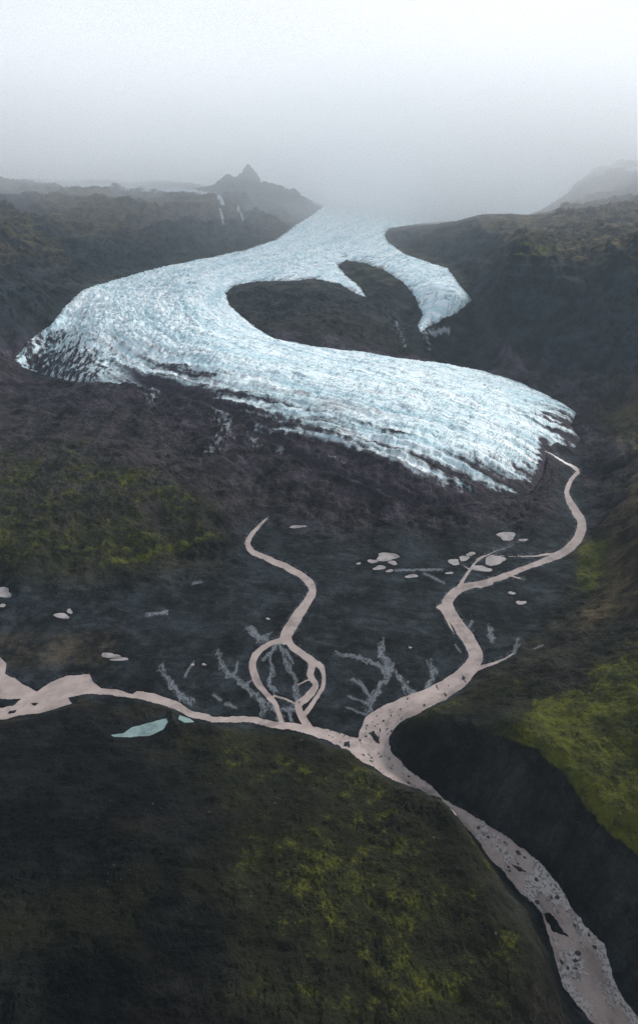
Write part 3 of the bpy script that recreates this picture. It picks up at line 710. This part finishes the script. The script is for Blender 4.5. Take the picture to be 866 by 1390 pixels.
# ------------------------------------------------------------------ build the land
fc = lambda a: 0.25 * (a[:-1, :-1] + a[1:, :-1] + a[:-1, 1:] + a[1:, 1:])
fpx, fpy, fy = fc(PX), fc(PY), fc(GY)
reg = np.zeros(fpx.shape, np.int8)
def mark(code, poly, ylo=-1e9, yhi=1e9):
    r = sd_poly(fpx, fpy, poly, 5.0) < 0
    reg[r & (fy > ylo) & (fy < yhi)] = code
mark(1, [(-900, 985), (0, 980), (60, 968), (100, 955), (160, 946), (240, 966), (270, 978), (370, 987), (415, 995), (475, 1021), (540, 1063), (600, 1086), (660, 1160), (740, 1270), (760, 1340), (860, 1480), (900, 4000), (-3000, 4000)], -1e9, 520)
mark(2, [(536, 1003), (590, 1000), (650, 985), (560, 960), (700, 915), (760, 868), (1300, 700), (3000, 3000), (930, 1480), (835, 1290), (790, 1238), (750, 1190), (700, 1142), (640, 1098), (600, 1075), (560, 1045)], -1e9, 560)
mark(3, [(-600, 604), (120, 604), (200, 628), (300, 675), (318, 712), (300, 740), (180, 775), (100, 786), (-600, 800)], 600, 1150)
mark(4, ISLAND, 1300, 2600)
reg[(fpx < 470) & (fy > 1850) & (fc(ice) > -6) & (reg == 0)] = 5
reg[(fpx > 640) & (fy > 1330) & (fy < 3600) & (fc(ice) > -6) & (reg == 0)] = 6
reg[(fpx > 515) & (fy > 1900) & (fy < 3600) & (fc(ice) > -6) & (reg == 0)] = 6
reg[(fpx > 640) & (fy >= 3600) & (fy < 5600) & (fc(ice) > -6) & (reg == 0)] = 7
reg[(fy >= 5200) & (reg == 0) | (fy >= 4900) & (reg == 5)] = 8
keep = fc(ice) > -14          # nothing is seen of the bed under the thick ice, and the ice is closed above it
names = {0: ('ground', 'black sand and debris plain in front of the glacier'), 1: ('foreground_hill', 'dark moss-flecked hill beside the gorge'), 2: ('river_cliff', 'dark cliff and green mossy plateau above the gorge'),
         3: ('moss_hill', 'mossy mound left of the braided river'), 4: ('rock_island', 'dark rock ringed by the glacier arms'), 5: ('mountain_left', 'brown ridge with the pointed peak left of the icefall'),
         6: ('mountain_right', 'dark cliffs and ridge right of the glacier'), 7: ('snowy_mountain', 'snow-streaked summit at the far right'), 8: ('snow_field', 'pale far ice cap in the mist')}
for code, (nm_, lb) in names.items():
    fm = (reg == code) & keep
    if fm.sum() == 0: continue
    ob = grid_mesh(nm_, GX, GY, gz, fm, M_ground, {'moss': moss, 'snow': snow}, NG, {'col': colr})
    ob['kind'] = 'structure'; ob['label'] = lb

# ------------------------------------------------------------------ water
wz = bz - (0.45 * k + 0.2)
ripple = fbm(GX / 4, GY / 4, 101, 4, 0.6)
gorge = sstep(1075, 1130, PY) * (PX > 590)
foam = gorge * sstep(-0.1, 0.35, fbm(GX / 18, GY / 26, 103, 4, 0.6) + 0.08)
foam = np.maximum(foam, 0.5 * sstep(985, 1010, PY) * (PX > 430) * sstep(0.0, 0.3, fbm(GX / 8, GY / 8, 104, 3)))
def water_obj(name, sd, mat, lim, zadd=0.0, attrs=None, extra=None):
    fm = fc(sd) < lim
    if extra is not None: fm &= extra
    if fm.sum() < 2: return None
    ob = grid_mesh(name, GX, GY, wz + zadd, fm, mat, attrs)
    ob['kind'] = 'structure'
    return ob
o = water_obj('river', river, M_river, 2.5, gorge * 0.5 * ripple * foam + 0.03 * ripple, {'foam': foam}); o['label'] = 'pinkish silty meltwater river braiding across black sand'
for i, d in enumerate(pond_sd):
    o = water_obj('pond', d, M_pond, 1.6, 0.012, None, fc(river) > -1.5)
o = water_obj('tarn', tarn, M_tarn, 2.0)

# ------------------------------------------------------------------ the glacier
CENTRE = [(620, 262), (540, 276), (500, 290), (470, 305), (430, 328), (360, 345), (290, 362), (220, 385), (165, 415), (160, 440), (200, 468), (290, 492), (400, 518), (520, 552), (640, 590), (760, 640)]
CENTRE_D = {}
def world_on_land(pts):
    out = []
    Ys = np.exp(np.linspace(math.log(300), math.log(20000), 900))
    for px, py in pts:
        dx = (px - 433.0) / F; dy = (650.0 - py) / F
        Yk = CP + dy * SP; Zk = -SP + dy * CP
        t = Ys / Yk
        xx = dx * t; zz = H + Zk * t
        b, _ = base_height(xx, Ys)
        hit = np.where(zz <= b)[0]
        i_ = hit[0] if len(hit) else len(Ys) - 1
        out.append((xx[i_], Ys[i_], b[i_]))
    return out
cw = world_on_land(CENTRE)
gsx = np.linspace(-1.06, 1.02, 860)
gy_ = np.exp(np.arange(math.log(740.0), math.log(14000.0), 0.0027))
IY = np.repeat(gy_[:, None], len(gsx), 1)
IX = gsx[None, :] * (half_width(gy_) * gy_)[:, None]
ib, ir = base_height(IX, IY)
IPX, IPY = to_pixel(IX, IY, ib)
ij = fbm(IX / 45, IY / 45, 3, 5, 0.65); ij2 = fbm(IX / 45 + 40, IY / 45, 9, 5, 0.65)
icd = sd_poly(IPX + 3.0 * ij, IPY + 2.5 * ij2, ICE, 60.0)
# flow coordinates in metres
best = np.full(IX.shape, 1e18); alongm = np.zeros(IX.shape); acrossm = np.zeros(IX.shape)
acc = 0.0
cws = smooth_curve([(a, b, c) for a, b, c in cw], 4)
for i in range(len(cws) - 1):
    ax, ay, _ = cws[i]; bx, by, _ = cws[i + 1]
    ex, ey = bx - ax, by - ay; ln = math.hypot(ex, ey)
    if ln < 1: continue
    wx, wy_ = IX - ax, IY - ay
    t = np.clip((wx * ex + wy_ * ey) / (ln * ln), 0, 1)
    dd = (wx - ex * t) ** 2 + (wy_ - ey * t) ** 2
    sgn = np.sign(wx * ey - wy_ * ex)
    mm = dd < best
    best = np.where(mm, dd, best); alongm = np.where(mm, acc + t * ln, alongm); acrossm = np.where(mm, sgn * np.sqrt(dd), acrossm)
    acc += ln
# swirl the flow lines a little
acrossm = acrossm + 22 * fbm(IX / 260, IY / 260, 111, 3)
alongm = alongm + 30 * fbm(IX / 200, IY / 200, 112, 3)
fall = np.maximum(sstep(330, 230, IPX) * sstep(500, 450, IPY), 0.0)           # serac field on the outer bend
fall = np.maximum(fall, sstep(60, 20, np.abs(IPY - 330) ) * 0.5)
lobe = sstep(500, 560, IPY)
rise = sstep(4, -9, icd)
front = sstep(520, 560, IPY) * sstep(765, 735, IPX)
th = (-4 + 6.5 * rise) * (1 - 0.55 * front) - 0.8 * front + 8 * sstep(-2, -60, icd)
crev = ridged(alongm / 24, acrossm / 90, 121, 4, 0.55)
ser = ridged(IX / 19, IY / 19, 122, 5, 0.6)
longi = ridged(acrossm / 22, alongm / 300, 123, 4, 0.55)
iz = ib + th + rise * ((2.2 + 7.5 * fall) * crev + (1.2 + 9.0 * fall) * ser + (3.2 + 0.8 * lobe) * longi * (0.4 + 1.2 * sstep(-0.3, 0.4, ij)) + 9 * fbm(IX / 120, IY / 120, 124, 5) + 3.5 * fbm(IX / 26, IY / 26, 126, 4, 0.6))
iz += rise * sstep(0.25, 0.7, sstep(-16, 34, sd_poly(IPX, IPY, CLEAN, 60.0))) * (3.5 * ridged(IX / 26, IY / 26, 127, 5, 0.62) + 7 * fbm(IX / 60, IY / 60, 128, 4))
low = -(((2.0 + 5.5 * fall) * crev + (1.6 + 6.0 * fall) * ser + 2.6 * longi) / (6 + 11 * fall))
blue = sstep(0.0, 0.5, low) * (0.45 + 0.55 * fall)
clean = sd_poly(IPX, IPY, CLEAN, 60.0)
# dirt follows the margin and fingers up along the flow
strk = fbm(acrossm / 22, alongm / 260, 131, 5, 0.6)
dirt = sstep(-60, 46, clean + 80 * strk + 34 * fbm(IX / 12, IY / 22, 136, 4, 0.65)) * 0.80
edge = sstep(-9, 1, icd + 8 * strk) * 0.5
edge = np.maximum(edge, sstep(330, 280, IPX) * sstep(440, 480, IPY) * sstep(-46, -8, icd + 40 * strk) * 0.72)
edge = np.maximum(edge, front * sstep(-20, -2, icd + 20 * strk) * 0.8)
dirt = np.maximum(dirt, edge)
band = sstep(0.42, 0.7, ridged(acrossm / 55 + 0.4 * ij, alongm / 900, 133, 3)) * sstep(640, 420, IPX) * 0.25
dirt = np.maximum(dirt, band + 0.22 * lobe)
# the torn, gritty left margin
leftm = sstep(300, 90, IPX + 0.4 * (IPY - 450)) * sstep(415, 480, IPY)
dirt = np.maximum(dirt * (1 - 0.6 * leftm), leftm * (0.40 + 0.26 * sstep(-50, -10, icd) + 0.4 * ij + 0.9 * fbm(IX / 9, IY / 16, 135, 4, 0.65)))
snowy = sstep(3300, 4200, IY)
dirt = dirt * (1 - snowy); blue = blue * (1 - snowy)
flow = np.stack([acrossm, alongm, np.zeros_like(alongm)], -1)
fi = fc(icd) < 3.5
NI = None
gl = grid_mesh('glacier', IX, IY, iz, fi, M_ice, {'dirt': dirt, 'blue': blue})
idx_used = None
def add_vec_attr(ob, name, vec, mask):
    ny, nx = IX.shape
    idx = np.arange(ny * nx).reshape(ny, nx)
    f = np.stack([idx[:-1, :-1], idx[:-1, 1:], idx[1:, 1:], idx[1:, :-1]], -1)[mask]
    used = np.zeros(ny * nx, bool); used[f.ravel()] = True
    a = ob.data.attributes.new(name, 'FLOAT_VECTOR', 'POINT')
    a.data.foreach_set("vector", vec.reshape(-1, 3)[used].astype(np.float32).ravel())
add_vec_attr(gl, 'flow', flow, fi)
gl['label'] = 'pale blue crevassed glacier curving round dark rock to a debris-stained snout'
gl['category'] = 'glacier'

# ------------------------------------------------------------------ boulders in the gorge
def boulder_mesh(seed):
    import bmesh
    r = random.Random(seed); bm = bmesh.new()
    bmesh.ops.create_icosphere(bm, subdivisions=2, radius=1.0)
    ax = [(r.uniform(-1, 1), r.uniform(-1, 1), r.uniform(-0.6, 1), r.uniform(0.55, 0.85)) for _ in range(9)]
    for v in bm.verts:
        for (a, b, c, d) in ax:
            l = math.sqrt(a * a + b * b + c * c) + 1e-6
            t = (v.co.x * a + v.co.y * b + v.co.z * c) / l
            if t > d:
                v.co.x -= (t - d) * a / l; v.co.y -= (t - d) * b / l; v.co.z -= (t - d) * c / l
        s_ = 1 + r.uniform(-0.06, 0.06)
        v.co *= s_; v.co.z *= 0.75
    me = bpy.data.meshes.new('boulder'); bm.to_mesh(me); bm.free()
    return me
def rock_material(name, a, b):
    m, nt = new_mat(name)
    out = N(nt, 'ShaderNodeOutputMaterial'); bs = N(nt, 'ShaderNodeBsdfPrincipled')
    tc = N(nt, 'ShaderNodeTexCoord').outputs['Object']
    n = noise_node(nt, tc, 2.5, 8, 0.7)
    L(nt, mix_col(nt, remap(nt, n, 0.35, 0.65), a, b), bs.inputs['Base Color']); bs.inputs['Roughness'].default_value = 0.8
    b1 = N(nt, 'ShaderNodeBump', i_Strength=0.6, i_Distance=0.1); L(nt, n, b1.inputs['Height']); L(nt, b1.outputs[0], bs.inputs['Normal'])
    L(nt, bs.outputs[0], out.inputs[0]); return m
M_dk = rock_material('wet_basalt', (0.012, 0.013, 0.014), (0.035, 0.036, 0.038)); M_lt = rock_material('grey_boulder', (0.10, 0.10, 0.10), (0.20, 0.19, 0.18))
meshes = []
for i in range(8):
    me = boulder_mesh(i); me.materials.append(M_dk if i % 2 else M_lt); meshes.append(me)
rr = random.Random(4)
import numpy as _np
cand = np.argwhere((river < -1.5) & (foam > 0.35) & (gorge > 0.5) & (PY < 1330) & (PX < 866))
rng2 = np.random.default_rng(8)
sel = cand[rng2.choice(len(cand), size=min(110, len(cand)), replace=False)] if len(cand) else []
cand2 = np.argwhere((np.abs(river) < 1.2 * nr) & (PY > 985) & (PY < 1085) & (PX > 440) & (PX < 600) | (river < -0.5) & (PY > 955) & (PY < 1010) & (PX > 488) & (PX < 545))
sel2 = cand2[rng2.choice(len(cand2), size=min(90, len(cand2)), replace=False)]
up = len(sel)
for n_b, (j, i) in enumerate(list(sel) + list(sel2)):
    q = rr.randrange(8)
    ob = bpy.data.objects.new('boulder', meshes[q]); COL.objects.link(ob)
    s_ = rr.uniform(0.3, 1.0) ** 3 * 1.6 + 0.22
    if n_b >= up: s_ = 0.6 * s_ + 0.4
    ob.location = (GX[j, i], GY[j, i], wz[j, i] + 0.1 * s_)
    ob.scale = (s_ * rr.uniform(0.8, 1.3), s_ * rr.uniform(0.8, 1.3), s_ * rr.uniform(0.6, 1.0)); ob.rotation_euler = (0, 0, rr.uniform(0, 6.28))
    ob['label'] = ('black wet boulder' if q % 2 else 'pale grey boulder') + (' breaking the rapids in the gorge river' if n_b < up else ' at the river edge near the confluence above the gorge')
    ob['category'] = 'boulder'; ob['group'] = ('dark' if q % 2 else 'pale') + (' boulders in the rapids' if n_b < up else ' boulders by the confluence')

# loose stones strewn over the near slopes: nobody could count them
def strewn(name, mask, count, smin, smax, mat, seed):
    rg = np.random.default_rng(seed)
    c = np.argwhere(mask)
    wgt = 1.0 / GY[c[:, 0], c[:, 1]] ** 0; c = c[rg.choice(len(c), size=count, replace=False)]
    src = []
    for me in meshes[:4]:
        v = np.empty(len(me.vertices) * 3); me.vertices.foreach_get('co', v)
        f = np.empty(len(me.polygons) * 3, np.int32); me.polygons.foreach_get('vertices', f)
        src.append((v.reshape(-1, 3), f.reshape(-1, 3)))
    V, Fc, off = [], [], 0
    for (j, i) in c:
        v, f = src[rg.integers(4)]
        s_ = smin + (smax - smin) * rg.random() ** 4; a = rg.uniform(0, 6.28)
        ca_, sa_ = math.cos(a), math.sin(a)
        x_ = v[:, 0] * s_ * rg.uniform(.8, 1.3); y_ = v[:, 1] * s_
        V.append(np.stack([x_ * ca_ - y_ * sa_ + GX[j, i] + rg.uniform(-.3, .3), x_ * sa_ + y_ * ca_ + GY[j, i] + rg.uniform(-.3, .3), v[:, 2] * s_ * .8 + gz[j, i] + 0.15 * s_], 1)); Fc.append(f + off); off += len(v)
    V = np.concatenate(V); Fc = np.concatenate(Fc)
    me = bpy.data.meshes.new(name); me.from_pydata(V.tolist(), [], Fc.tolist()); me.materials.append(mat)
    ob = link(bpy.data.objects.new(name, me)); ob['kind'] = 'stuff'; return ob
M_st = rock_material('weathered_stone', (0.014, 0.014, 0.013), (0.036, 0.034, 0.031))
vis = (np.abs(S)[None, :] < 1.05)
strewn('scree', vis & (GY > 205) & (GY < 470) & (water > 6) & (rough > 0.3) & (fbm(GX / 30, GY / 30, 160, 3) > 0.02), 600, 0.15, 0.8, M_st, 3)
strewn('gravel', vis & (GY > 390) & (GY < 760) & (water > 3) & (rough < 0.5) & (fbm(GX / 40, GY / 40, 161, 3) > 0.1), 500, 0.2, 1.3, M_st, 4)

# ------------------------------------------------------------------ air
def box(name, lo, hi, mat):
    v = [(x, y, z_) for z_ in (lo[2], hi[2]) for y in (lo[1], hi[1]) for x in (lo[0], hi[0])]
    f = [(0, 2, 3, 1), (4, 5, 7, 6), (0, 1, 5, 4), (2, 6, 7, 3), (0, 4, 6, 2), (1, 3, 7, 5)]
    me = bpy.data.meshes.new(name); me.from_pydata(v, [], f); me.materials.append(mat)
    return link(bpy.data.objects.new(name, me))
m, nt = new_mat('haze_air'); out = N(nt, 'ShaderNodeOutputMaterial'); pv = N(nt, 'ShaderNodeVolumePrincipled')
pv.inputs['Color'].default_value = (0.70, 0.87, 1.0, 1); pv.inputs['Density'].default_value = 3.5e-5; pv.inputs['Anisotropy'].default_value = 0.2
L(nt, pv.outputs[0], out.inputs['Volume'])
zmin = float(gz.min()); zmax = float(max(gz.max(), iz.max()))
xm = float(np.abs(GX).max()) + 50
hz = box('haze', (-xm, -420, zmin - 1.0), (xm, float(GY.max()) + 50, max(zmax, H) + 25), m); hz['kind'] = 'stuff'
print('z range', zmin, zmax)

def cloud(name, loc, rad, dens, nscale=1.2, seed=0):
    m, nt = new_mat(name); out = N(nt, 'ShaderNodeOutputMaterial'); pv = N(nt, 'ShaderNodeVolumePrincipled')
    tc = N(nt, 'ShaderNodeTexCoord').outputs['Object']
    ln = N(nt, 'ShaderNodeVectorMath', operation='LENGTH'); L(nt, tc, ln.inputs[0])
    fall_ = remap(nt, ln.outputs['Value'], 1.0, 0.3)
    nz = noise_node(nt, tc, nscale * 2, 4, 0.55)
    d = math_node(nt, 'MULTIPLY', math_node(nt, 'MULTIPLY', fall_, remap(nt, nz, 0.30, 0.62, 0.35, 1.25)), dens)
    L(nt, d, pv.inputs['Density']); pv.inputs['Color'].default_value = (0.997, 0.999, 1.0, 1); pv.inputs['Anisotropy'].default_value = 0.08
    L(nt, pv.outputs[0], out.inputs['Volume'])
    import bmesh
    bm = bmesh.new(); bmesh.ops.create_icosphere(bm, subdivisions=4, radius=1.0)
    me = bpy.data.meshes.new(name); bm.to_mesh(me); bm.free(); me.materials.append(m)
    ob = link(bpy.data.objects.new(name, me)); ob.location = loc; ob.scale = rad; ob['kind'] = 'stuff'
    return ob
cloud('low_cloud', (100, 7000, 560), (6900, 5600, 1650), 1.4e-3)

# ------------------------------------------------------------------ sky and sun
AZ, EL = math.radians(50), math.radians(28)     # sun behind the cloud, ahead and a little left
w = bpy.data.worlds.new('World'); scene.world = w; w.use_nodes = True
nt = w.node_tree; nt.nodes.clear()
wo = N(nt, 'ShaderNodeOutputWorld'); bg = N(nt, 'ShaderNodeBackground'); bg.inputs['Strength'].default_value = 0.056
sky = N(nt, 'ShaderNodeTexSky', sky_type='NISHITA'); sky.sun_disc = False; sky.sun_elevation = EL; sky.sun_rotation = AZ; sky.altitude = 400; sky.dust_density = 2.0
tc = N(nt, 'ShaderNodeTexCoord').outputs['Generated']
sep = N(nt, 'ShaderNodeSeparateXYZ'); L(nt, tc, sep.inputs[0])
nz = noise_node(nt, tc, 2.2, 6, 0.55)
ov = mix_col(nt, remap(nt, sep.outputs['Z'], 0.1, 0.7), (6.9, 7.35, 8.1), (7.8, 8.4, 9.4))
vm = N(nt, 'ShaderNodeVectorMath', operation='SCALE'); L(nt, ov, vm.inputs[0]); L(nt, remap(nt, nz, 0.3, 0.7, 0.9, 1.08), vm.inputs['Scale'])
fin = mix_col(nt, 0.975, sky.outputs[0], vm.outputs[0])
L(nt, fin, bg.inputs['Color']); L(nt, bg.outputs[0], wo.inputs[0])
sl = bpy.data.lights.new('sun', 'SUN'); sl.energy = 3.0; sl.angle = math.radians(10); sl.color = (1.0, 0.97, 0.93)
so = link(bpy.data.objects.new('sun', sl)); so.location = (0, 0, 1500)
from mathutils import Vector
dirv = Vector((math.sin(AZ) * math.cos(EL), math.cos(AZ) * math.cos(EL), math.sin(EL)))
so.rotation_euler = dirv.to_track_quat('Z', 'Y').to_euler()

# ------------------------------------------------------------------ camera and output
cam = bpy.data.cameras.new('camera'); co = link(bpy.data.objects.new('camera', cam))
co.location = (0, 0, H); co.rotation_euler = (math.pi / 2 - PITCH, 0, 0)
cam.sensor_fit = 'VERTICAL'; cam.sensor_height = 36.0; cam.sensor_width = 36.0; cam.lens = 36.0 * F / 1390.0
cam.shift_y = -45.0 / 1390.0
cam.clip_start = 1.0; cam.clip_end = 120000.0
scene.camera = co
scene.render.engine = 'CYCLES'
cy = scene.cycles
cy.use_denoising = True; cy.denoiser = 'OPENIMAGEDENOISE'; cy.denoising_prefilter = 'NONE'
cy.volume_bounces = 14; cy.max_bounces = 14; cy.diffuse_bounces = 3
cy.volume_step_rate = 1.0; cy.volume_max_steps = 128
scene.view_settings.view_transform = 'Standard'; scene.view_settings.look = 'None'; scene.view_settings.exposure = 0.78; scene.view_settings.gamma = 1
scene.view_settings.use_curve_mapping = False
